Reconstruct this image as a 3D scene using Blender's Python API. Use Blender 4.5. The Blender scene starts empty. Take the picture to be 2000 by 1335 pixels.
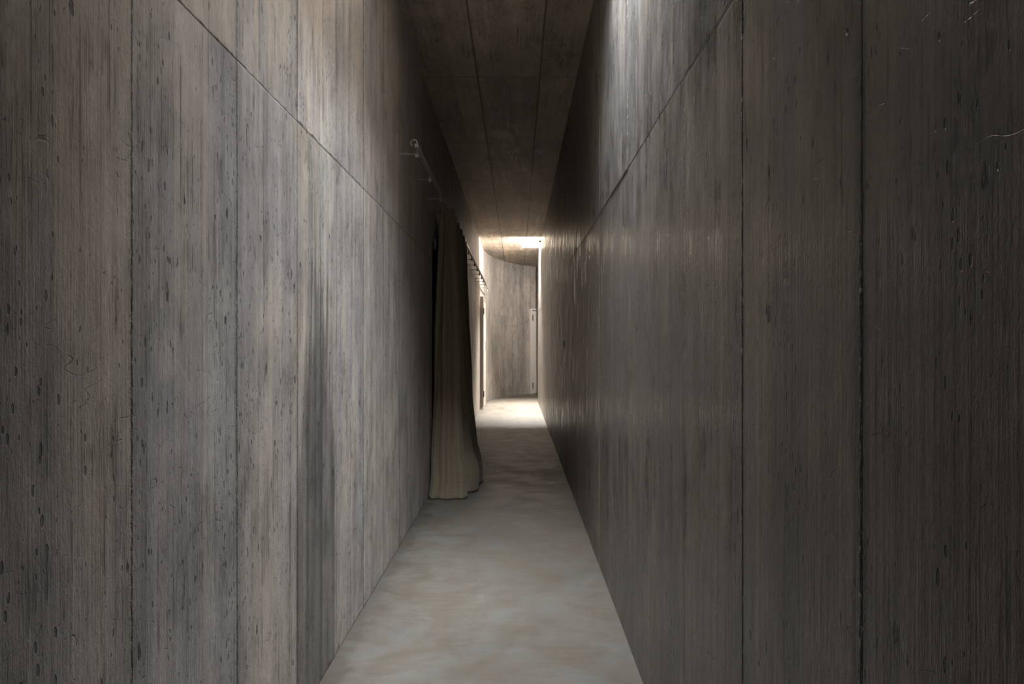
import bpy, bmesh, math, random
from mathutils import Vector, noise
random.seed(7)
scene = bpy.context.scene
COL = scene.collection
PI = math.pi

H_CEIL = 3.36
XL, XR = -0.735, 0.468          # corridor wall faces
SEAM = 2.0                       # height of the formwork joint

# ------------------------------------------------------------------ node helper
class NT:
    def __init__(self, name):
        self.m = bpy.data.materials.new(name)
        self.m.use_nodes = True
        self.t = self.m.node_tree
        self.t.nodes.clear()
        self.out = self.t.nodes.new('ShaderNodeOutputMaterial')
        self.b = self.t.nodes.new('ShaderNodeBsdfPrincipled')
        self.t.links.new(self.b.outputs[0], self.out.inputs[0])
    def n(self, kind, **kw):
        nd = self.t.nodes.new(kind)
        for k, v in kw.items(): setattr(nd, k, v)
        return nd
    def set(self, sock, v):
        if isinstance(v, bpy.types.NodeSocket): self.t.links.new(v, sock)
        else: sock.default_value = v
    def math(self, op, a, b=0.0, c=None, clamp=False):
        nd = self.n('ShaderNodeMath', operation=op, use_clamp=clamp)
        self.set(nd.inputs[0], a); self.set(nd.inputs[1], b)
        if c is not None: self.set(nd.inputs[2], c)
        return nd.outputs[0]
    def add(self, a, b): return self.math('ADD', a, b)
    def sub(self, a, b): return self.math('SUBTRACT', a, b)
    def mul(self, a, b): return self.math('MULTIPLY', a, b)
    def vec(self, x, y, z=0.0):
        nd = self.n('ShaderNodeCombineXYZ')
        for i, v in enumerate((x, y, z)): self.set(nd.inputs[i], v)
        return nd.outputs[0]
    def v2(self, x, y, z=0.0):
        if isinstance(z, bpy.types.NodeSocket): x = self.math('MULTIPLY_ADD', z, 37.3, x)
        elif z: x = self.math('ADD', x, z * 37.3)
        return self.vec(x, y)
    def noise(self, v, scale=1.0, detail=3.0, rough=0.5, dist=0.0, dim='2D'):
        nd = self.n('ShaderNodeTexNoise', noise_dimensions=dim)
        self.set(nd.inputs['Vector'], v)
        nd.inputs['Scale'].default_value = scale
        nd.inputs['Detail'].default_value = detail
        nd.inputs['Roughness'].default_value = rough
        nd.inputs['Distortion'].default_value = dist
        return nd.outputs[0]
    def white(self, v):
        nd = self.n('ShaderNodeTexWhiteNoise', noise_dimensions='3D')
        self.set(nd.inputs['Vector'], v)
        return nd.outputs['Value']
    def voro(self, v, scale=1.0, feature='F1', rnd=1.0):
        nd = self.n('ShaderNodeTexVoronoi', feature=feature, voronoi_dimensions='2D')
        self.set(nd.inputs['Vector'], v)
        nd.inputs['Scale'].default_value = scale
        nd.inputs['Randomness'].default_value = rnd
        return nd
    def ramp(self, x, lo, hi, a=0.0, b=1.0, smooth=True):
        nd = self.n('ShaderNodeMapRange')
        nd.interpolation_type = 'SMOOTHSTEP' if smooth else 'LINEAR'
        self.set(nd.inputs['Value'], x)
        nd.inputs['From Min'].default_value = lo; nd.inputs['From Max'].default_value = hi
        nd.inputs['To Min'].default_value = a; nd.inputs['To Max'].default_value = b
        return nd.outputs[0]
    def mix(self, f, a, b, mode='MIX'):
        nd = self.n('ShaderNodeMix', data_type='RGBA', blend_type=mode)
        self.set(nd.inputs[0], f)
        for s, v in ((nd.inputs[6], a), (nd.inputs[7], b)):
            if isinstance(v, tuple) and len(v) == 3: v = (*v, 1)
            self.set(s, v)
        return nd.outputs[2]
    def uv(self):
        tc = self.n('ShaderNodeTexCoord')
        sp = self.n('ShaderNodeSeparateXYZ')
        self.t.links.new(tc.outputs['UV'], sp.inputs[0])
        return sp.outputs[0], sp.outputs[1]

# ------------------------------------------------------------------ board-marked concrete
def board_concrete(name, u0, seed=0.0, base=(0.30, 0.275, 0.25), cool=(0.265, 0.265, 0.275),
                   rough=0.5, spec=0.5, stains=(), pw=0.49, pits=1.0, bump=1.0, contrast=1.0, grainv=1.0, jmin=0.22, mott=1.0, jw=1.0, limek=1.0):
    N = NT(name)
    u, v = N.uv()
    us = N.add(u, seed * 13.7)
    t = N.math('DIVIDE', N.sub(u, u0), pw)
    pid = N.math('FLOOR', t)
    row = N.math('FLOOR', N.math('DIVIDE', v, SEAM))
    pr = N.white(N.vec(pid, row, seed))
    pr2 = N.white(N.vec(pid, row, seed + 5.5))
    # boards inside a panel: three strips, edges wobble per panel
    fr = N.math('FRACT', t)
    w1 = N.ramp(N.white(N.vec(pid, 3.3, seed)), 0, 1, 0.24, 0.40, False)
    w2 = N.ramp(N.white(N.vec(pid, 7.1, seed)), 0, 1, 0.58, 0.76, False)
    b1 = N.math('GREATER_THAN', fr, w1)
    b2 = N.math('GREATER_THAN', fr, w2)
    bid = N.add(b1, b2)
    br = N.white(N.vec(N.add(N.mul(pid, 3.0), bid), row, seed + 1.5))
    # streaks that run up the boards
    streak_w = N.noise(N.v2(N.mul(us, 8), N.mul(v, 0.33), br), 1.0, 2, 0.6)
    streak_m = N.noise(N.v2(N.mul(us, 40), N.mul(v, 0.8 * grainv), N.mul(br, 3)), 1.0, 3, 0.65)
    streak_f = N.noise(N.v2(N.mul(us, 230), N.mul(v, 5.0 * grainv)), 1.0, 2, 0.7)
    cloud = N.noise(N.v2(N.mul(us, 1.6), N.mul(v, 1.0), 4.0), 1.0, 2, 0.6)
    blot = N.noise(N.v2(N.mul(us, 7), N.mul(v, 3.2), 9.0), 1.0, 4, 0.68)
    speck = N.noise(N.v2(N.mul(us, 130), N.mul(v, 48), 2.0), 1.0, 3, 0.8)
    mottle = N.noise(N.v2(N.mul(us, 17), N.mul(v, 8.5), 5.0), 1.0, 6, 0.80)
    val = N.add(N.mul(N.sub(pr, 0.5), 0.22), N.mul(N.sub(br, 0.5), 0.18))
    for n_, k_ in ((streak_w, 0.75), (streak_m, 0.70), (streak_f, 0.40), (cloud, 0.9), (blot, 0.75), (speck, 0.60), (mottle, 1.1 * mott)):
        val = N.math('MULTIPLY_ADD', N.sub(n_, 0.5), k_, val)
    val = N.mul(val, contrast)
    gain = N.math('POWER', 2.0, val)
    # joints, ragged and broken
    wob = N.mul(N.sub(N.noise(N.v2(N.mul(us, 3), N.mul(v, 30), 1.0), 1.0, 4, 0.8), 0.5), 0.020)
    dj = N.math('ABSOLUTE', N.add(N.sub(N.math('FRACT', N.add(t, 0.5)), 0.5), wob))   # in panel widths
    brk = N.noise(N.v2(N.mul(pid, 7.7), N.mul(v, 30), seed), 1.0, 4, 0.8)
    brk_lo = N.noise(N.v2(N.mul(pid, 3.1), N.mul(v, 1.3), seed + 2), 1.0, 1)
    joint = N.mul(N.ramp(dj, 0.001 * jw, 0.008 * jw, 1, 0), N.ramp(N.add(brk, N.mul(brk_lo, 0.8)), 0.74, 1.0, jmin, 1.0))
    halo = N.mul(N.ramp(dj, 0.0, 0.055, 1, 0), N.ramp(brk_lo, 0.35, 0.75, 0.02, 0.30))
    e1 = N.math('ABSOLUTE', N.sub(fr, w1)); e2 = N.math('ABSOLUTE', N.sub(fr, w2))
    eb = N.add(N.math('MINIMUM', e1, e2), wob)
    joint2 = N.mul(N.ramp(eb, 0.001, 0.006, 1, 0), N.ramp(N.noise(N.v2(N.mul(br, 91), N.mul(v, 7), seed), 1.0, 3, 0.75), 0.46, 0.68, 0.04, 0.55))
    # horizontal formwork seam, slightly off from panel to panel
    un = N.noise(N.v2(N.mul(us, 14), 0.0), 1, 3, 0.7)
    off = N.add(N.mul(N.sub(pr2, 0.5), 0.007), N.mul(N.sub(un, 0.5), 0.014))
    dv = N.math('ABSOLUTE', N.mul(N.sub(N.math('FRACT', N.add(N.math('DIVIDE', N.add(v, off), SEAM), 0.5)), 0.5), SEAM))
    hs = N.mul(N.ramp(dv, 0.0008 * jw * jw, 0.0032 * jw * jw, 1, 0), N.ramp(un, 0.30, 0.52, 0.95, 0.40))
    # pits and dents, longer than wide
    vo = N.voro(N.v2(N.math('MULTIPLY_ADD', speck, 0.35, N.mul(us, 34)), N.math('MULTIPLY_ADD', blot, 1.2, N.mul(v, 15)), seed), 1.0)
    cellr = N.white(vo.outputs['Position'])
    size = N.mul(N.ramp(cellr, 0.82, 1.0, 0.0, 0.22, False), N.ramp(blot, 0.56, 0.40, 0.2, 1.25))
    sd = N.sub(N.sub(size, vo.outputs['Distance']), N.mul(N.sub(streak_f, 0.4), 0.35))
    pit = N.mul(N.ramp(sd, -0.02, 0.07, 0, 1), N.math('GREATER_THAN', size, 0.03))
    vo2 = N.voro(N.v2(N.mul(us, 95), N.math('MULTIPLY_ADD', blot, 2.0, N.mul(v, 38)), seed + 4), 1.0)
    size2 = N.mul(N.ramp(N.white(vo2.outputs['Position']), 0.80, 1.0, 0.0, 0.36, False), N.ramp(streak_w, 0.40, 0.60, 1.15, 0.1))
    pit2 = N.mul(N.ramp(N.sub(size2, vo2.outputs['Distance']), -0.02, 0.10, 0, 1), N.math('GREATER_THAN', size2, 0.05))
    pitall = N.mul(N.math('MAXIMUM', pit, N.mul(pit2, 0.7)), pits)
    # long thin dark grain lines and scuffed patches of open grain
    line = N.mul(N.ramp(N.noise(N.v2(N.mul(us, 105), N.mul(v, 0.8), 8.0), 1.0, 1), 0.62, 0.74, 0, 1), N.ramp(blot, 0.56, 0.44, 0, 0.7))
    scuff = N.mul(N.ramp(streak_f, 0.50, 0.66, 0, 1), N.ramp(blot, 0.45, 0.36, 0, 0.75))
    # wandering hairline scratches
    cn = N.noise(N.v2(N.mul(us, 2.6), N.mul(v, 5.5), 12.0), 1.0, 3, 0.6)
    crack = N.mul(N.ramp(N.math('ABSOLUTE', N.sub(cn, 0.5)), 0.0012, 0.0045, 1, 0), N.ramp(mottle, 0.50, 0.38, 0, 0.55))
    # light lime specks along joints
    lime = N.mul(N.ramp(dj, 0.004, 0.022, 1, 0), N.ramp(speck, 0.54, 0.62, 0, 1))
    lime = N.mul(lime, N.ramp(brk_lo, 0.42, 0.60, 0, 1))
    # colour
    warm2 = N.math('MULTIPLY_ADD', N.ramp(N.add(cloud, N.sub(streak_w, 0.5)), 0.30, 0.70, 0, 1), 0.65, N.mul(pr2, 0.35))
    c = N.mix(warm2, cool, base)
    if stains: rag = N.noise(N.v2(N.mul(us, 24), N.mul(v, 1.3), 3.3), 1.0, 3, 0.65)
    for (su, sv, ru, rv, amt, col, top) in stains:
        # dried patches with a ragged board-following outline
        du = N.math('ABSOLUTE', N.math('DIVIDE', N.sub(u, su), ru))
        if top:
            # v runs from sv (tip) downwards, edge ragged by up to rv
            tip = N.add(N.mul(N.sub(rag, 0.5), rv * 3.0), N.mul(N.math('POWER', du, 2.0), -rv * 1.9))
            f = N.mul(N.ramp(N.sub(N.add(tip, sv), v), 0.0, 0.35, 0, 1), N.ramp(du, 0.93, 1.02, 1, 0))
            f = N.mul(f, N.ramp(streak_w, 0.25, 0.65, 1.0, 0.7))
            f = N.mul(f, amt)
        else:
            dvv = N.math('DIVIDE', N.sub(v, sv), rv)
            d = N.math('SQRT', N.add(N.mul(du, du), N.mul(dvv, dvv)))
            f = N.mul(N.ramp(N.math('MULTIPLY_ADD', N.sub(rag, 0.5), 1.6, d), 0.3, 1.15, 1, 0), amt)
        c = N.mix(f, c, col)
    nd = N.n('ShaderNodeVectorMath', operation='SCALE')
    N.set(nd.inputs[0], c); N.set(nd.inputs[3], gain)
    c = nd.outputs[0]
    dark = N.math('MAXIMUM', N.math('MAXIMUM', joint, joint2), N.math('MAXIMUM', hs, pitall))
    soft = N.math('MAXIMUM', N.math('MAXIMUM', line, scuff), N.math('MAXIMUM', halo, crack))
    c = N.mix(N.mul(N.math('MAXIMUM', dark, soft), 0.84), c, (0.045, 0.042, 0.04))
    c = N.mix(N.math('MULTIPLY', lime, 0.6 * limek, clamp=True), c, (0.50, 0.48, 0.45))
    N.set(N.b.inputs['Base Color'], c)
    r = N.math('MULTIPLY_ADD', N.sub(streak_m, 0.5), 0.3, N.ramp(blot, 0.3, 0.7, rough - 0.08, rough + 0.10), clamp=True)
    N.set(N.b.inputs['Roughness'], r)
    N.b.inputs['Specular IOR Level'].default_value = spec
    # relief
    h = N.mul(streak_m, 0.0024)
    for s_, k_ in ((streak_f, 0.0006), (br, 0.0015), (blot, 0.003), (mottle, 0.0022), (speck, 0.0009), (crack, -0.002), (joint, -0.003), (hs, -0.003), (pitall, -0.003), (lime, 0.0025 * limek)):
        h = N.math('MULTIPLY_ADD', s_, k_, h)
    bp = N.n('ShaderNodeBump'); bp.inputs['Strength'].default_value = bump
    bp.inputs['Distance'].default_value = 1.0
    N.set(bp.inputs['Height'], h)
    N.t.links.new(bp.outputs[0], N.b.inputs['Normal'])
    return N.m

def floor_concrete():
    N = NT('floor screed')
    tc = N.n('ShaderNodeTexCoord')
    P = tc.outputs['Object']
    big = N.noise(P, 1.3, 4, 0.6, 0.0)
    mid = N.noise(P, 4.5, 6, 0.68, 0.25)
    fine = N.noise(P, 55, 4, 0.7)
    mp = N.n('ShaderNodeMapping'); mp.inputs['Scale'].default_value = (2.2, 9.0, 1)
    N.t.links.new(P, mp.inputs[0])
    trowel = N.noise(mp.outputs[0], 1.6, 6, 0.68, 1.6)
    mp2 = N.n('ShaderNodeMapping'); mp2.inputs['Scale'].default_value = (1, 2.6, 1); mp2.inputs['Rotation'].default_value = (0, 0, 0.2)
    N.t.links.new(P, mp2.inputs[0])
    ring = N.noise(mp2.outputs[0], 3.0, 7, 0.72, 2.6)
    sp = N.n('ShaderNodeSeparateXYZ'); N.t.links.new(P, sp.inputs[0])
    # scuffed dark band of dirt close to the left wall
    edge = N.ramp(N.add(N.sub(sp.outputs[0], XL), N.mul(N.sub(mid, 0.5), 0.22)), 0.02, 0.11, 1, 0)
    val = N.add(N.mul(N.sub(big, 0.5), 0.7), N.mul(N.sub(mid, 0.5), 0.55))
    val = N.add(val, N.mul(N.sub(trowel, 0.5), 0.45))
    val = N.add(val, N.mul(N.sub(fine, 0.5), 0.22))
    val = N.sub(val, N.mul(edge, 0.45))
    rough_zone = N.ramp(sp.outputs[1], 5.6, 7.4, 0, 1)
    val = N.add(val, N.mul(N.mul(N.sub(ring, 0.5), 1.5), rough_zone))
    c = N.mix(N.ramp(mid, 0.35, 0.65, 0, 1), (0.136, 0.115, 0.090), (0.132, 0.119, 0.103))
    nd = N.n('ShaderNodeVectorMath', operation='SCALE')
    N.set(nd.inputs[0], c); N.set(nd.inputs[3], N.math('POWER', 2.0, val))
    vo = N.voro(P, 9.0)
    dot = N.mul(N.ramp(vo.outputs['Distance'], 0.02, 0.045, 1, 0), N.math('GREATER_THAN', N.white(vo.outputs['Position']), 0.72))
    c = N.mix(N.mul(dot, 0.7), nd.outputs[0], (0.07, 0.065, 0.06))
    N.set(N.b.inputs['Base Color'], c)
    N.set(N.b.inputs['Roughness'], N.ramp(mid, 0.3, 0.7, 0.42, 0.60))
    N.b.inputs['Specular IOR Level'].default_value = 0.4
    h = N.add(N.mul(trowel, 0.004), N.mul(fine, 0.0006))
    h = N.add(h, N.mul(mid, 0.004))
    h = N.add(h, N.mul(N.mul(ring, rough_zone), 0.012))
    bp = N.n('ShaderNodeBump'); bp.inputs['Strength'].default_value = 0.6
    bp.inputs['Distance'].default_value = 1.0
    N.set(bp.inputs['Height'], h); N.t.links.new(bp.outputs[0], N.b.inputs['Normal'])
    return N.m

def linen():
    N = NT('olive linen')
    u, v = N.uv()
    wx = N.noise(N.v2(N.mul(u, 420), N.mul(v, 14), 0), 1, 2)
    wy = N.noise(N.v2(N.mul(u, 14), N.mul(v, 420), 3), 1, 2)
    slub = N.noise(N.v2(N.mul(u, 6), N.mul(v, 60), 5), 1, 3)
    big = N.noise(N.v2(N.mul(u, 2), N.mul(v, 1.3), 5), 1, 3)
    val = N.add(N.mul(N.sub(N.add(wx, wy), 1.0), 0.35), N.mul(N.sub(slub, 0.5), 0.25))
    val = N.add(val, N.mul(N.sub(big, 0.5), 0.3))
    hem = N.ramp(v, 0.10, 0.16, 0, 1)
    hemline = N.mul(N.ramp(N.math('ABSOLUTE', N.sub(v, 0.13)), 0.002, 0.006, 1, 0), 0.12)
    nd = N.n('ShaderNodeVectorMath', operation='SCALE')
    nd.inputs[0].default_value = (0.225, 0.182, 0.122)
    N.set(nd.inputs[3], N.mul(N.math('POWER', 2.0, val), N.sub(1.0, hemline)))
    N.set(N.b.inputs['Base Color'], nd.outputs[0])
    N.b.inputs['Roughness'].default_value = 0.95
    N.b.inputs['Specular IOR Level'].default_value = 0.1
    N.b.inputs['Sheen Weight'].default_value = 0.25
    N.b.inputs['Sheen Roughness'].default_value = 0.5
    bp = N.n('ShaderNodeBump'); bp.inputs['Strength'].default_value = 0.5; bp.inputs['Distance'].default_value = 1.0
    crumple = N.noise(N.v2(N.mul(u, 9), N.mul(v, 5), 2), 1, 4, 0.5)
    N.set(bp.inputs['Height'], N.add(N.mul(N.add(wx, wy), 0.0006), N.mul(crumple, 0.006)))
    N.t.links.new(bp.outputs[0], N.b.inputs['Normal'])
    return N.m

def simple(name, col, rough=0.5, metal=0.0, spec=0.5, amp=0.12, scale=8, bump=0.0):
    N = NT(name)
    tc = N.n('ShaderNodeTexCoord')
    nz = N.noise(tc.outputs['Object'], scale, 4, 0.6)
    nd = N.n('ShaderNodeVectorMath', operation='SCALE')
    nd.inputs[0].default_value = col
    N.set(nd.inputs[3], N.ramp(nz, 0.3, 0.7, 1 - amp, 1 + amp))
    N.set(N.b.inputs['Base Color'], nd.outputs[0])
    N.set(N.b.inputs['Roughness'], N.ramp(nz, 0.3, 0.7, rough - 0.05, rough + 0.05))
    N.b.inputs['Metallic'].default_value = metal
    N.b.inputs['Specular IOR Level'].default_value = spec
    if bump:
        bp = N.n('ShaderNodeBump'); bp.inputs['Strength'].default_value = bump; bp.inputs['Distance'].default_value = 0.002
        N.set(bp.inputs['Height'], nz); N.t.links.new(bp.outputs[0], N.b.inputs['Normal'])
    return N.m

# ------------------------------------------------------------------ mesh helpers
def link(name, me, mat, parent=None):
    o = bpy.data.objects.new(name, me)
    COL.objects.link(o)
    if mat: me.materials.append(mat)
    if parent: o.parent = parent
    return o

def bm_obj(name, bm, mat, parent=None, smooth=False, uvf=None, origin=None):
    if uvf:
        lay = bm.loops.layers.uv.verify()
        for f in bm.faces:
            for lp in f.loops: lp[lay].uv = uvf(lp.vert.co, f)
    if smooth:
        for f in bm.faces: f.smooth = True
    if origin is not None:
        for v in bm.verts: v.co -= Vector(origin)
    me = bpy.data.meshes.new(name)
    bm.to_mesh(me); bm.free()
    o = link(name, me, mat, parent)
    if origin is not None: o.location = origin
    return o

def box(bm, x0, x1, y0, y1, z0, z1):
    vs = [bm.verts.new((x, y, z)) for z in (z0, z1) for y in (y0, y1) for x in (x0, x1)]
    fs = []
    for q in ((0, 2, 3, 1), (4, 5, 7, 6), (0, 1, 5, 4), (2, 6, 7, 3), (0, 4, 6, 2), (1, 3, 7, 5)):
        fs.append(bm.faces.new([vs[i] for i in q]))
    return vs, fs

def bevbox(bm, x0, x1, y0, y1, z0, z1, r=0.003, seg=2):
    t = bmesh.new()
    box(t, x0, x1, y0, y1, z0, z1)
    bmesh.ops.bevel(t, geom=t.edges[:], offset=r, segments=seg, affect='EDGES')
    merge(bm, t)

def merge(bm, t):
    me = bpy.data.meshes.new('tmp'); t.to_mesh(me); t.free()
    bm.from_mesh(me); bpy.data.meshes.remove(me)

def tube(bm, pts, r, n=10, cap=True):
    pts = [Vector(p) for p in pts]
    rings = []
    up0 = None
    for i, p in enumerate(pts):
        d = (pts[min(i + 1, len(pts) - 1)] - pts[max(i - 1, 0)]).normalized()
        ref = Vector((0, 0, 1)) if abs(d.z) < 0.9 else Vector((1, 0, 0))
        if up0 is not None: ref = up0
        a = d.cross(ref).normalized(); b = a.cross(d).normalized(); up0 = b
        rr = r[i] if isinstance(r, (list, tuple)) else r
        rings.append([bm.verts.new(p + (a * math.cos(k * 2 * PI / n) + b * math.sin(k * 2 * PI / n)) * rr) for k in range(n)])
    for r0, r1 in zip(rings, rings[1:]):
        for k in range(n):
            bm.faces.new((r0[k], r0[(k + 1) % n], r1[(k + 1) % n], r1[k]))
    if cap:
        bm.faces.new(rings[0][::-1]); bm.faces.new(rings[-1])

def struct(o):
    o['kind'] = 'structure'
    return o

def empty(name, loc, label, cat, group=None):
    e = bpy.data.objects.new(name, None); COL.objects.link(e)
    e.location = loc; e.empty_display_size = 0.1
    e['label'] = label; e['category'] = cat
    if group: e['group'] = group
    return e

def catmull(P, n):
    out = []
    Q = [P[0]] + list(P) + [P[-1]]
    m = len(P) - 1
    for i in range(n):
        t = i / (n - 1) * m
        k = min(int(t), m - 1); f = t - k
        p0, p1, p2, p3 = (Vector(Q[k + j]) for j in range(4))
        out.append(0.5 * ((2 * p1) + (-p0 + p2) * f + (2 * p0 - 5 * p1 + 4 * p2 - p3) * f * f + (-p0 + 3 * p1 - 3 * p2 + p3) * f ** 3))
    return out

# ------------------------------------------------------------------ materials
STAIN_DK = (0.115, 0.105, 0.095)
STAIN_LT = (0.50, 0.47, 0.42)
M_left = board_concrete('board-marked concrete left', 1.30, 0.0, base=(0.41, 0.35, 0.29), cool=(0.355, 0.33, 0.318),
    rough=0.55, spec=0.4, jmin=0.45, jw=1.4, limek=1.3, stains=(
        (1.79, 1.3, 0.035, 1.6, 0.30, STAIN_DK, False),
        (1.33, 1.1, 0.03, 1.2, 0.30, STAIN_DK, False),
        (2.51, 1.72, 0.245, 0.45, 0.88, STAIN_DK, True),
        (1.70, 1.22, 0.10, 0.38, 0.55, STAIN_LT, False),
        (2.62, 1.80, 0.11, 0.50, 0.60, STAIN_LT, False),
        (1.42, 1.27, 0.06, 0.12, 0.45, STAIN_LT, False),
    ))
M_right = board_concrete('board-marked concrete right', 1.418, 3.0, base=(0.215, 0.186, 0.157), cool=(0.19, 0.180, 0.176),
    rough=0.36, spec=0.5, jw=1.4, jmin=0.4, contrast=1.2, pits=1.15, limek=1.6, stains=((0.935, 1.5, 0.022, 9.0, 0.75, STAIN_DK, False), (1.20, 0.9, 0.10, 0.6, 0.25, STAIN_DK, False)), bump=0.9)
M_ceil = board_concrete('board-marked concrete ceiling', -0.31, 6.0, base=(0.47, 0.395, 0.305), cool=(0.43, 0.38, 0.32),
    rough=0.6, spec=0.3, grainv=3.0, contrast=1.0, jmin=0.85, jw=2.4)
M_back = board_concrete('board-marked concrete curved wall', 0.1, 9.0, base=(0.36, 0.315, 0.27), cool=(0.33, 0.30, 0.275),
    rough=0.6, spec=0.3, grainv=0.7, contrast=0.9)
M_floor = floor_concrete()
M_linen = linen()
M_steel = simple('brushed steel', (0.72, 0.70, 0.66), 0.27, 1.0, amp=0.08)
M_rail = simple('grey lacquered steel', (0.40, 0.38, 0.345), 0.33, 0.0, amp=0.03, scale=2)
M_white_metal = simple('off-white painted steel', (0.62, 0.60, 0.57), 0.4, 0.0, amp=0.06)
M_door_taupe = simple('taupe painted metal', (0.30, 0.265, 0.24), 0.5, amp=0.05)
M_door_pale = simple('pale grey painted metal', (0.52, 0.475, 0.44), 0.5, amp=0.04)
M_dark_wood = simple('dark stained door', (0.05, 0.045, 0.04), 0.6, amp=0.2)
M_hinge = simple('dark bronze hinge', (0.12, 0.10, 0.085), 0.45, 0.6, amp=0.1)
M_switch = simple('white switch plate', (0.75, 0.74, 0.71), 0.35, amp=0.02)
M_conc_shaft = simple('grey skylight shaft', (0.14, 0.135, 0.13), 0.8, amp=0.1)
M_plaster = simple('white skylight shaft render', (0.75, 0.75, 0.74), 0.8, amp=0.04)

# ------------------------------------------------------------------ floor
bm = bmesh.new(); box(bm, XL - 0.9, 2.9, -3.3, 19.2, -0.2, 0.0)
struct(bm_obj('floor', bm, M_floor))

# ------------------------------------------------------------------ corridor walls built from shutter panels
def cut(lo, hi, marks):
    e = [lo] + sorted(m for m in marks if lo + 1e-4 < m < hi - 1e-4) + [hi]
    return list(zip(e, e[1:]))

def panel_wall(name, mat, face, inward, y0, y1, u0, seed, opening=None, thick=0.25, upper=0.0):
    bm = bmesh.new()
    rnd = random.Random(seed)
    joints = [u0 + 0.49 * k for k in range(-12, 34)]
    marks = list(joints) + (list(opening[:2]) if opening else [])
    offs = {}
    def inside(a, b, c, d):
        return opening and a >= opening[0] - 1e-4 and b <= opening[1] + 1e-4 and c < opening[2] - 1e-4
    for a, b in cut(y0, y1, marks):
        pid = math.floor(((a + b) / 2 - u0) / 0.49)
        hs = [SEAM] + ([opening[2]] if opening else [])
        for c, d in cut(0.0, H_CEIL + 0.02, hs):
            if inside(a, b, c, d): continue
            key = (pid, c >= SEAM - 1e-4)
            if key not in offs: offs[key] = rnd.uniform(-0.0009, 0.0009) + (upper if key[1] else 0.0)
            xf = face + inward * offs[key]
            xb = face - inward * thick
            box(bm, min(xf, xb), max(xf, xb), a, b, c, d)
    return struct(bm_obj(name, bm, mat, uvf=lambda co, f: (co.y, co.z)))

DOOR_A = (5.90, 6.78, 2.17)
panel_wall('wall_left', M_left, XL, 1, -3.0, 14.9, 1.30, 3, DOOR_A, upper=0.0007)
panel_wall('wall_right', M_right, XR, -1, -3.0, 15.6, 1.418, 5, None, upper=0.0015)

# wall behind the camera and the side arm's end walls
bm = bmesh.new(); box(bm, XL - 0.25, XR + 0.25, -3.25, -3.0, 0, H_CEIL + 0.02)
struct(bm_obj('wall_near', bm, M_left, uvf=lambda co, f: (co.x, co.z)))
bm = bmesh.new(); box(bm, XR + 0.25, 2.6, 15.35, 15.6, 0, H_CEIL + 0.02)
struct(bm_obj('wall_side_arm', bm, M_right, uvf=lambda co, f: (co.x, co.z)))
bm = bmesh.new(); box(bm, 2.6, 2.85, 15.35, 19.1, 0, H_CEIL + 0.02)
struct(bm_obj('wall_end', bm, M_right, uvf=lambda co, f: (co.y, co.z)))

# curved far wall
path = [(-0.735, 14.9), (-0.71, 15.25), (-0.64, 15.75), (-0.506, 16.4), (-0.33, 16.88), (-0.117, 17.35), (0.10, 17.70), (0.34, 17.98), (0.8, 18.35), (1.5, 18.65), (2.2, 18.78), (2.6, 18.80)]
pp = catmull([(a, b, 0) for a, b in path], 90)
bm = bmesh.new(); lay = bm.loops.layers.uv.verify()
arc = [0.0]
for a, b in zip(pp, pp[1:]): arc.append(arc[-1] + (b - a).length)
def nrm(i):
    d = (pp[min(i + 1, len(pp) - 1)] - pp[max(i - 1, 0)]).normalized()
    return Vector((-d.y, d.x, 0))
for side in (0.0, 0.25):
    rows = [[bm.verts.new((p.x + nrm(i).x * side, p.y + nrm(i).y * side, h)) for h in (0, SEAM, H_CEIL + 0.02)] for i, p in enumerate(pp)]
    for i in range(len(pp) - 1):
        for k in range(2):
            q = (rows[i][k], rows[i + 1][k], rows[i + 1][k + 1], rows[i][k + 1])
            f = bm.faces.new(q if side == 0 else q[::-1])
            for lp, (ii, kk) in zip(f.loops, ((i, k), (i + 1, k), (i + 1, k + 1), (i, k + 1)) if side == 0 else ((i, k + 1), (i + 1, k + 1), (i + 1, k), (i, k))):
                lp[lay].uv = (arc[ii], (0, SEAM, H_CEIL + 0.02)[kk] + 0.0)
    if side == 0: front = rows
    else:
        for i in range(len(pp) - 1):
            bm.faces.new((front[i][2], front[i + 1][2], rows[i + 1][2], rows[i][2]))
        for i in (0, len(pp) - 1):
            for k in range(2): bm.faces.new((front[i][k], front[i][k + 1], rows[i][k + 1], rows[i][k]))
struct(bm_obj('wall_back', bm, M_back, smooth=True))

# ------------------------------------------------------------------ ceiling with its skylight openings
HOLE_A = (-0.20, 0.468, 1.90, 3.02)
HOLE_B = (0.10, 0.468, 13.9, 14.6)
breaks = [-3.3, -1.5, 0.2, 1.9, 3.65, 5.35, 7.07, 8.72, 10.74, 12.8, 15.0, 17.0, 19.1]
def vmap(y):
    for k, (a, b) in enumerate(zip(breaks, breaks[1:])):
        if y <= b + 1e-6: return (k + (y - a) / (b - a)) * 2.0
    return len(breaks) * 2.0
bm = bmesh.new()
xs = [-1.05, XL, -0.31, 0.18, XR, 1.2, 2.9]
ymarks = breaks[1:-1] + [HOLE_A[2], HOLE_A[3], HOLE_B[2], HOLE_B[3]]
xmarks = xs[1:-1] + [HOLE_A[0], HOLE_B[0]]
for a, b in cut(-3.3, 19.1, ymarks):
    for c, d in cut(-1.05, 2.9, xmarks):
        if any(c >= h[0] - 1e-4 and d <= h[1] + 1e-4 and a >= h[2] - 1e-4 and b <= h[3] + 1e-4 for h in (HOLE_A, HOLE_B)): continue
        box(bm, c, d, a, b, H_CEIL, H_CEIL + 0.22)
struct(bm_obj('ceiling', bm, M_ceil, uvf=lambda co, f: (co.x, vmap(co.y))))

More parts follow.
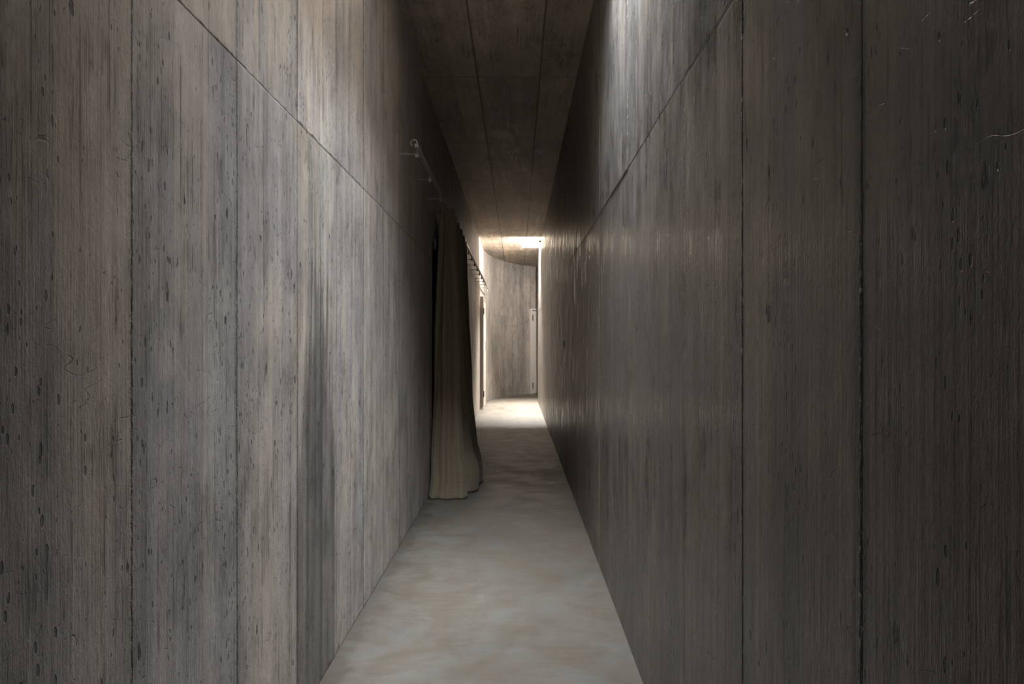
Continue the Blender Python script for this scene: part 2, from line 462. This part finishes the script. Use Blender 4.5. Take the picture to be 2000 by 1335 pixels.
SHAFT = 0.66
def shaft(name, h):
    x0, x1, y0, y1 = h; z0, z1 = H_CEIL + 0.0, H_CEIL + SHAFT; t = 0.1
    bm = bmesh.new()
    box(bm, x0 - t, x0, y0 - t, y1 + t, z0 + 0.22, z1); box(bm, x1, x1 + t, y0 - t, y1 + t, z0 + 0.02, z1)
    box(bm, x0, x1, y0 - t, y0, z0 + 0.22, z1); box(bm, x0, x1, y1, y1 + t, z0 + 0.22, z1)
    box(bm, x0 - t, x1 + t, y0 - t, y1 + t, z1, z1 + 0.05)
    return struct(bm_obj(name, bm, M_plaster))
shaft('trim_2', HOLE_B)
# deep near shaft that leans out over the right wall
TOPA = (-0.10, 0.88, 1.05, 2.86, 5.2)
bm = bmesh.new()
def plate(q, n, t=0.06):
    q = [Vector(p) for p in q]; n = Vector(n).normalized() * t
    a = [bm.verts.new(p) for p in q]; b = [bm.verts.new(p + n) for p in q]
    bm.faces.new(a); bm.faces.new(b[::-1])
    for k in range(4): bm.faces.new((a[k], b[k], b[(k + 1) % 4], a[(k + 1) % 4]))
x0, x1, y0, y1 = HOLE_A; X0, X1, Y0, Y1, ZT = TOPA
zb = H_CEIL + 0.22; zc = H_CEIL + 0.02
plate([(x1, y0, zc), (x1, y1, zc), (X1, Y1, ZT), (X1, Y0, ZT)], (1, 0, -0.5))
plate([(x0, y0, zb), (x1, y0, zb), (X1, Y0, ZT), (X0, Y0, ZT)], (0, -1, 0))
plate([(x0, y1, zb), (x1, y1, zb), (X1, Y1, ZT), (X0, Y1, ZT)], (0, 1, 0))
plate([(X0, Y0, ZT), (X1, Y0, ZT), (X1, Y1, ZT), (X0, Y1, ZT)], (0, 0, 1))
bmesh.ops.recalc_face_normals(bm, faces=bm.faces[:])
struct(bm_obj('trim_1', bm, M_conc_shaft))
bm = bmesh.new()
plate([(x0, y0, zb), (x0, y1, zb), (X0, Y1, ZT), (X0, Y0, ZT)], (-1, 0, 0))
bmesh.ops.recalc_face_normals(bm, faces=bm.faces[:])
struct(bm_obj('trim_3', bm, M_plaster))  # unseen shaft side, made white to bounce light onto the right wall

# ------------------------------------------------------------------ doors
def hinge(bm, x, y, z, dirx, h=0.11):
    tube(bm, [(x, y, z - h / 2), (x, y, z + h / 2)], 0.008, 8)

# door_1: dark doorway in the left wall behind the curtain
bm = bmesh.new(); y0, y1, hh = DOOR_A
bevbox(bm, XL - 0.245, XL - 0.20, y0 + 0.03, y1 - 0.03, 0.005, hh - 0.03)
d1 = struct(bm_obj('door_1', bm, M_dark_wood))
bm = bmesh.new()
box(bm, XL - 0.25, XL - 0.19, y0, y0 + 0.03, 0, hh); box(bm, XL - 0.25, XL - 0.19, y1 - 0.03, y1, 0, hh); box(bm, XL - 0.25, XL - 0.19, y0 + 0.03, y1 - 0.03, hh - 0.03, hh)
bm_obj('door_frame', bm, M_dark_wood, d1)
bm = bmesh.new(); bevbox(bm, XL - 0.6, XL - 0.26, y0 - 0.1, y1 + 0.1, 0, hh + 0.1)
bm_obj('door_lining', bm, M_dark_wood, d1)
bm = bmesh.new(); bevbox(bm, XL - 0.03, XL + 0.012, y0 + 0.16, y0 + 0.20, hh - 0.06, hh + 0.03, 0.004)  # small steel plate bracket at the door head
bm_obj('door_plate', bm, M_steel, d1)['label'] = 'small steel plate bracket'

# door_2: metal door in a proud frame on the left wall, far along
DX = -0.675
bm = bmesh.new()
bevbox(bm, -0.76, DX, 13.55, 13.63, 0.03, 2.24, 0.003); bevbox(bm, -0.76, DX, 14.55, 14.63, 0.0, 2.24, 0.003); bevbox(bm, -0.76, DX, 13.63, 14.55, 2.16, 2.24, 0.003)
d2 = struct(bm_obj('door_2', bm, M_door_taupe))
bm = bmesh.new(); bevbox(bm, -0.73, DX + 0.006, 13.635, 14.545, 0.01, 2.155, 0.003)
bm_obj('door_panel', bm, M_door_pale, d2)
for z in (0.30, 1.95):
    bm = bmesh.new(); bevbox(bm, DX, DX + 0.018, 13.585, 13.675, z - 0.06, z + 0.06, 0.004)
    bm_obj('hinge', bm, M_hinge, d2)
bm = bmesh.new()
bevbox(bm, DX + 0.004, DX + 0.014, 14.44, 14.48, 1.18, 1.36, 0.003)
tube(bm, [(DX + 0.008, 14.46, 1.30), (DX + 0.05, 14.46, 1.30), (DX + 0.062, 14.445, 1.30), (DX + 0.064, 14.34, 1.30)], 0.009)
bm_obj('handle', bm, M_steel, d2)['label'] = 'steel lever handle'
bm = bmesh.new(); bevbox(bm, -0.78, DX + 0.01, 13.52, 13.64, 0.0, 0.028, 0.004)
bm_obj('floor_stop', bm, M_white_metal, d2)

# door_3: pale metal door on the curved far wall, partly hidden by the right wall
d3r = (pp[48] - pp[44]).normalized()
P0 = Vector((0.335, 17.90, 0)); dirv = Vector((0.78, 0.36, 0)).normalized(); nv = Vector((dirv.y, -dirv.x, 0))
def obox(bm, s0, s1, n0, n1, z0, z1, r=0.003):
    t = bmesh.new(); box(t, s0, s1, n0, n1, z0, z1)
    bmesh.ops.bevel(t, geom=t.edges[:], offset=r, segments=2, affect='EDGES')
    for v in t.verts:
        c = v.co.copy(); v.co = P0 + dirv * c.x + nv * c.y + Vector((0, 0, c.z))
    merge(bm, t)
bm = bmesh.new()
obox(bm, 0, 0.06, -0.14, 0.03, 0, 2.24); obox(bm, 0.98, 1.04, -0.14, 0.03, 0, 2.24); obox(bm, 0.06, 0.98, -0.14, 0.03, 2.19, 2.24)
d3 = struct(bm_obj('door_3', bm, M_door_pale))
bm = bmesh.new(); obox(bm, 0.065, 0.975, -0.04, 0.005, 0.012, 2.175)
bm_obj('door_panel', bm, M_door_pale, d3)
for z in (0.22, 2.00):
    bm = bmesh.new(); obox(bm, 0.07, 0.095, 0.004, 0.016, z - 0.08, z + 0.08)
    bm_obj('hinge', bm, M_hinge, d3)
bm = bmesh.new(); obox(bm, 0.90, 0.94, 0.004, 0.014, 1.0, 1.16); obox(bm, 0.80, 0.94, 0.045, 0.06, 1.07, 1.085); obox(bm, 0.92, 0.935, 0.01, 0.06, 1.07, 1.085)
bm_obj('handle', bm, M_steel, d3)

# ------------------------------------------------------------------ light switch on the right wall
sw = empty('light_switch', (XR, 6.8, 1.27), 'small white light switch plate on the right-hand concrete wall', 'light switch')
bm = bmesh.new(); bevbox(bm, -0.012, -0.0015, -0.045, 0.045, -0.045, 0.045, 0.003)
bm_obj('switch_plate', bm, M_switch, sw)
bm = bmesh.new(); bevbox(bm, -0.017, -0.011, -0.025, 0.025, -0.03, 0.03, 0.002)
bm_obj('rocker', bm, M_switch, sw)

# ------------------------------------------------------------------ curtain rail on brackets
RX, RZ = -0.62, 2.485
rail = empty('curtain_rail', (RX, 4.2, RZ), 'long slim metal curtain rail held off the left concrete wall by brackets', 'curtain rail')
def sub(bm, name, mat):
    for v in bm.verts: v.co -= Vector((RX, 4.2, RZ))
    return bm_obj(name, bm, mat, rail)
bm = bmesh.new()
bevbox(bm, RX - 0.013, RX + 0.013, 4.2, 15.0, RZ - 0.012, RZ + 0.012, 0.003)
sub(bm, 'rail', M_rail)
bm = bmesh.new()       # open C-shaped end fitting
pts = [(RX - 0.012 + 0.020 * math.cos(a), 4.19, RZ + 0.012 + 0.020 * math.sin(a)) for a in [(-60 + k * 20) * PI / 180 for k in range(16)]]
tube(bm, pts, 0.0045, 8)
sub(bm, 'end_fitting', M_rail)
yb = 4.27
while yb < 14.95:
    bm = bmesh.new()
    z = RZ - 0.035
    bevbox(bm, XL + 0.0005, XL + 0.005, yb - 0.011, yb + 0.011, z - 0.085, z + 0.003, 0.001)
    bevbox(bm, XL + 0.002, RX + 0.004, yb - 0.011, yb + 0.011, z - 0.003, z + 0.003, 0.001)
    tube(bm, [(RX - 0.008, yb, z - 0.014), (RX - 0.008, yb, z + 0.026)], 0.009, 10)
    bevbox(bm, RX - 0.018, RX + 0.004, yb - 0.012, yb + 0.012, z - 0.02, z - 0.002, 0.003)
    sub(bm, 'bracket', M_rail)
    yb += 0.645

# ------------------------------------------------------------------ curtain
top = [(-0.675, 5.97), (-0.665, 5.90), (-0.645, 5.885), (-0.630, 5.915), (-0.610, 5.885), (-0.590, 5.88), (-0.578, 5.91), (-0.555, 5.90), (-0.55, 5.95),
       (-0.57, 6.02), (-0.66, 6.05), (-0.675, 6.12), (-0.58, 6.17),
       (-0.56, 6.26), (-0.66, 6.33), (-0.675, 6.42), (-0.57, 6.48), (-0.56, 6.58), (-0.66, 6.66), (-0.67, 6.78), (-0.57, 6.85), (-0.56, 6.96),
       (-0.66, 7.06), (-0.66, 7.18), (-0.57, 7.26), (-0.57, 7.38), (-0.65, 7.48), (-0.60, 7.62), (-0.57, 7.70)]
bot = [(-0.705, 5.85), (-0.728, 5.66), (-0.700, 5.595), (-0.655, 5.605), (-0.610, 5.583), (-0.555, 5.580), (-0.515, 5.602), (-0.465, 5.590), (-0.425, 5.67),
       (-0.50, 5.78), (-0.50, 5.84), (-0.41, 5.85), (-0.352, 5.94), (-0.43, 6.06), (-0.42, 6.12), (-0.375, 6.16), (-0.325, 6.33), (-0.40, 6.44), (-0.47, 6.52), (-0.42, 6.62), (-0.39, 6.75),
       (-0.47, 6.86), (-0.48, 7.0), (-0.43, 7.1), (-0.44, 7.25), (-0.52, 7.36), (-0.50, 7.52), (-0.48, 7.58), (-0.46, 7.62)]
assert len(top) == len(bot)
NU, NV = 320, 120
T = catmull([(a, b, 0) for a, b in top], NU); B = catmull([(a, b, 0) for a, b in bot], NU)
def hline(y): return RZ - 0.022
bm = bmesh.new(); lay = bm.loops.layers.uv.verify()
grid = []
for j in range(NV + 1):
    v = j / NV                       # 0 top, 1 bottom
    row = []
    for i in range(NU):
        w = 0.55 * v + 0.45 * v * v
        p = T[i].lerp(B[i], w)
        n1 = noise.noise(Vector((i * 0.045, v * 2.3, 1.3))); n2 = noise.noise(Vector((i * 0.11, v * 5.0, 7.7)))
        a = 0.016 * math.sin(PI * min(v * 1.15, 1.0)) + 0.006
        fd = math.sin(i * 0.42 + 2.0 * noise.noise(Vector((i * 0.02, v * 1.2, 5.0)))) * 0.007 * (0.4 + 0.6 * math.sin(PI * min(1.0, v * 1.05)))
        x = p.x + n1 * a * 1.2 + n2 * 0.008 * v + fd * 0.5
        y = p.y + n1 * a + n2 * 0.01 * v + fd
        # slumped creases just above the floor
        if v > 0.86:
            s = (v - 0.86) / 0.14
            k = noise.noise(Vector((i * 0.035, 4.0, 2.0)))
            slump = max(0.0, math.sin(s * PI)) * (0.030 + 0.03 * k) * (0.3 + 0.7 * min(1, max(0, (i - 60) / 50)))
            x += slump; y -= slump * 0.6
        x = max(x, XL + 0.012)
        z = (RZ - 0.062) * (1 - v) + 0.004
        if v > 0.93:                 # the hem turns out onto the floor
            s = (v - 0.93) / 0.07
            y -= 0.018 * s * s; x += 0.012 * s * s * (i > 60)
        row.append(bm.verts.new((x, y, z)))
    grid.append(row)
su = [0.0]
for i in range(1, NU): su.append(su[-1] + (B[i] - B[i - 1]).length)
for j in range(NV):
    for i in range(NU - 1):
        f = bm.faces.new((grid[j][i], grid[j + 1][i], grid[j + 1][i + 1], grid[j][i + 1]))
        f.smooth = True
        for lp, (jj, ii) in zip(f.loops, ((j, i), (j + 1, i), (j + 1, i + 1), (j, i + 1))):
            lp[lay].uv = (su[ii], (1 - jj / NV) * 2.46)
cur = bm_obj('curtain', bm, M_linen)
md = cur.modifiers.new('cloth', 'SOLIDIFY'); md.thickness = 0.003; md.offset = 0
cur['label'] = 'floor-length olive linen curtain bunched in folds on the rail by the left wall'
cur['category'] = 'curtain'
tape = bmesh.new()
prev = None
for i in range(0, NU, 2):
    x, y = T[i].x, T[i].y
    a = tape.verts.new((x + 0.0, y, RZ - 0.11)); b = tape.verts.new((x, y, RZ - 0.058))
    if prev: tape.faces.new((prev[0], a, b, prev[1]))
    prev = (a, b)
tp = bm_obj('heading_tape', tape, M_linen, cur)
md = tp.modifiers.new('cloth', 'SOLIDIFY'); md.thickness = 0.006; md.offset = 0
for k in range(13):
    i = int(8 + k * (NU - 16) / 12)
    hk = bmesh.new()
    tube(hk, [(T[i].x, T[i].y, RZ - 0.066), (T[i].x, T[i].y, RZ - 0.052), (RX, T[i].y, RZ - 0.03), (RX, T[i].y, RZ - 0.0135)], 0.0025, 6)
    bm_obj('curtain_hook', hk, M_steel, cur)

# ------------------------------------------------------------------ lights
def area(name, loc, size, energy, col, rot=(0, 0, 0), spread=None, shape='RECTANGLE'):
    l = bpy.data.lights.new(name, 'AREA'); l.shape = shape
    l.size, l.size_y = size; l.energy = energy; l.color = col
    if spread: l.spread = spread
    o = bpy.data.objects.new(name, l); COL.objects.link(o); o.location = loc; o.rotation_euler = rot
    return o
area('skylight_near', ((TOPA[0]+TOPA[1])/2, (TOPA[2]+TOPA[3])/2, TOPA[4]-0.01), (TOPA[1]-TOPA[0]-0.02, TOPA[3]-TOPA[2]-0.02), 780, (0.87, 0.935, 1.0))
area('right_wall_fill', (-0.165, 2.62, H_CEIL + 0.38), (0.26, 0.72), 175, (0.93, 0.975, 1.0), Vector((1, 0.12, -0.35)).to_track_quat('-Z', 'Y').to_euler(), spread=math.radians(115))  # added fill inside the near shaft, brightens the top of the right wall
area('skylight_far', ((HOLE_B[0] + HOLE_B[1]) / 2, HOLE_B[3] - 0.21, H_CEIL + SHAFT - 0.01), (HOLE_B[1] - HOLE_B[0] - 0.01, 0.40), 1500, (1.0, 0.955, 0.89))

LP = Vector((0.436, 13.22, H_CEIL - 0.07)); LD = Vector((-0.22, 0.90, 0.32)).normalized()
lamp = empty('ceiling_spotlight', LP, 'small white ceiling spotlight aimed down the far end of the corridor, near the right-hand wall', 'spotlight')
bm = bmesh.new(); tube(bm, [-LD * 0.05, -LD * 0.045, LD * 0.0, LD * 0.012], [0.012, 0.022, 0.024, 0.026], 20, cap=True)
hd = bm_obj('lamp_head', bm, M_white_metal, lamp)
bm = bmesh.new(); tube(bm, [-LD * 0.025 + Vector((0, 0, 0.018)), -LD * 0.025 + Vector((0, 0, 0.0695))], 0.006, 10)
bm_obj('stem', bm, M_white_metal, lamp)
area('spotlight_beam', LP + LD * 0.014, (0.046, 0.046), 250, (1.0, 0.955, 0.89), LD.to_track_quat('-Z', 'Y').to_euler(), shape='DISK')

w = bpy.data.worlds.new('sky'); scene.world = w; w.use_nodes = True
w.node_tree.nodes['Background'].inputs[0].default_value = (0.6, 0.7, 0.85, 1)
w.node_tree.nodes['Background'].inputs[1].default_value = 0.3

# ------------------------------------------------------------------ camera
cd = bpy.data.cameras.new('camera'); cam = bpy.data.objects.new('camera', cd); COL.objects.link(cam)
cam.location = (0, 0, 1.25); cam.rotation_euler = (PI / 2, 0, 0)
cd.sensor_width = 36; cd.lens = 24; cd.shift_x = -0.005; cd.shift_y = 0.00425
cd.clip_start = 0.05
scene.camera = cam

scene.view_settings.view_transform = 'Standard'
scene.view_settings.look = 'None'
scene.view_settings.exposure = 0.0
scene.view_settings.gamma = 1.0
scene.view_settings.use_curve_mapping = False
scene.cycles.use_denoising = True
scene.cycles.max_bounces = 8
scene.cycles.diffuse_bounces = 6
scene.cycles.glossy_bounces = 3
scene.cycles.caustics_reflective = False
scene.cycles.caustics_refractive = False
scene.cycles.adaptive_threshold = 0.02
scene.cycles.sample_clamp_indirect = 8
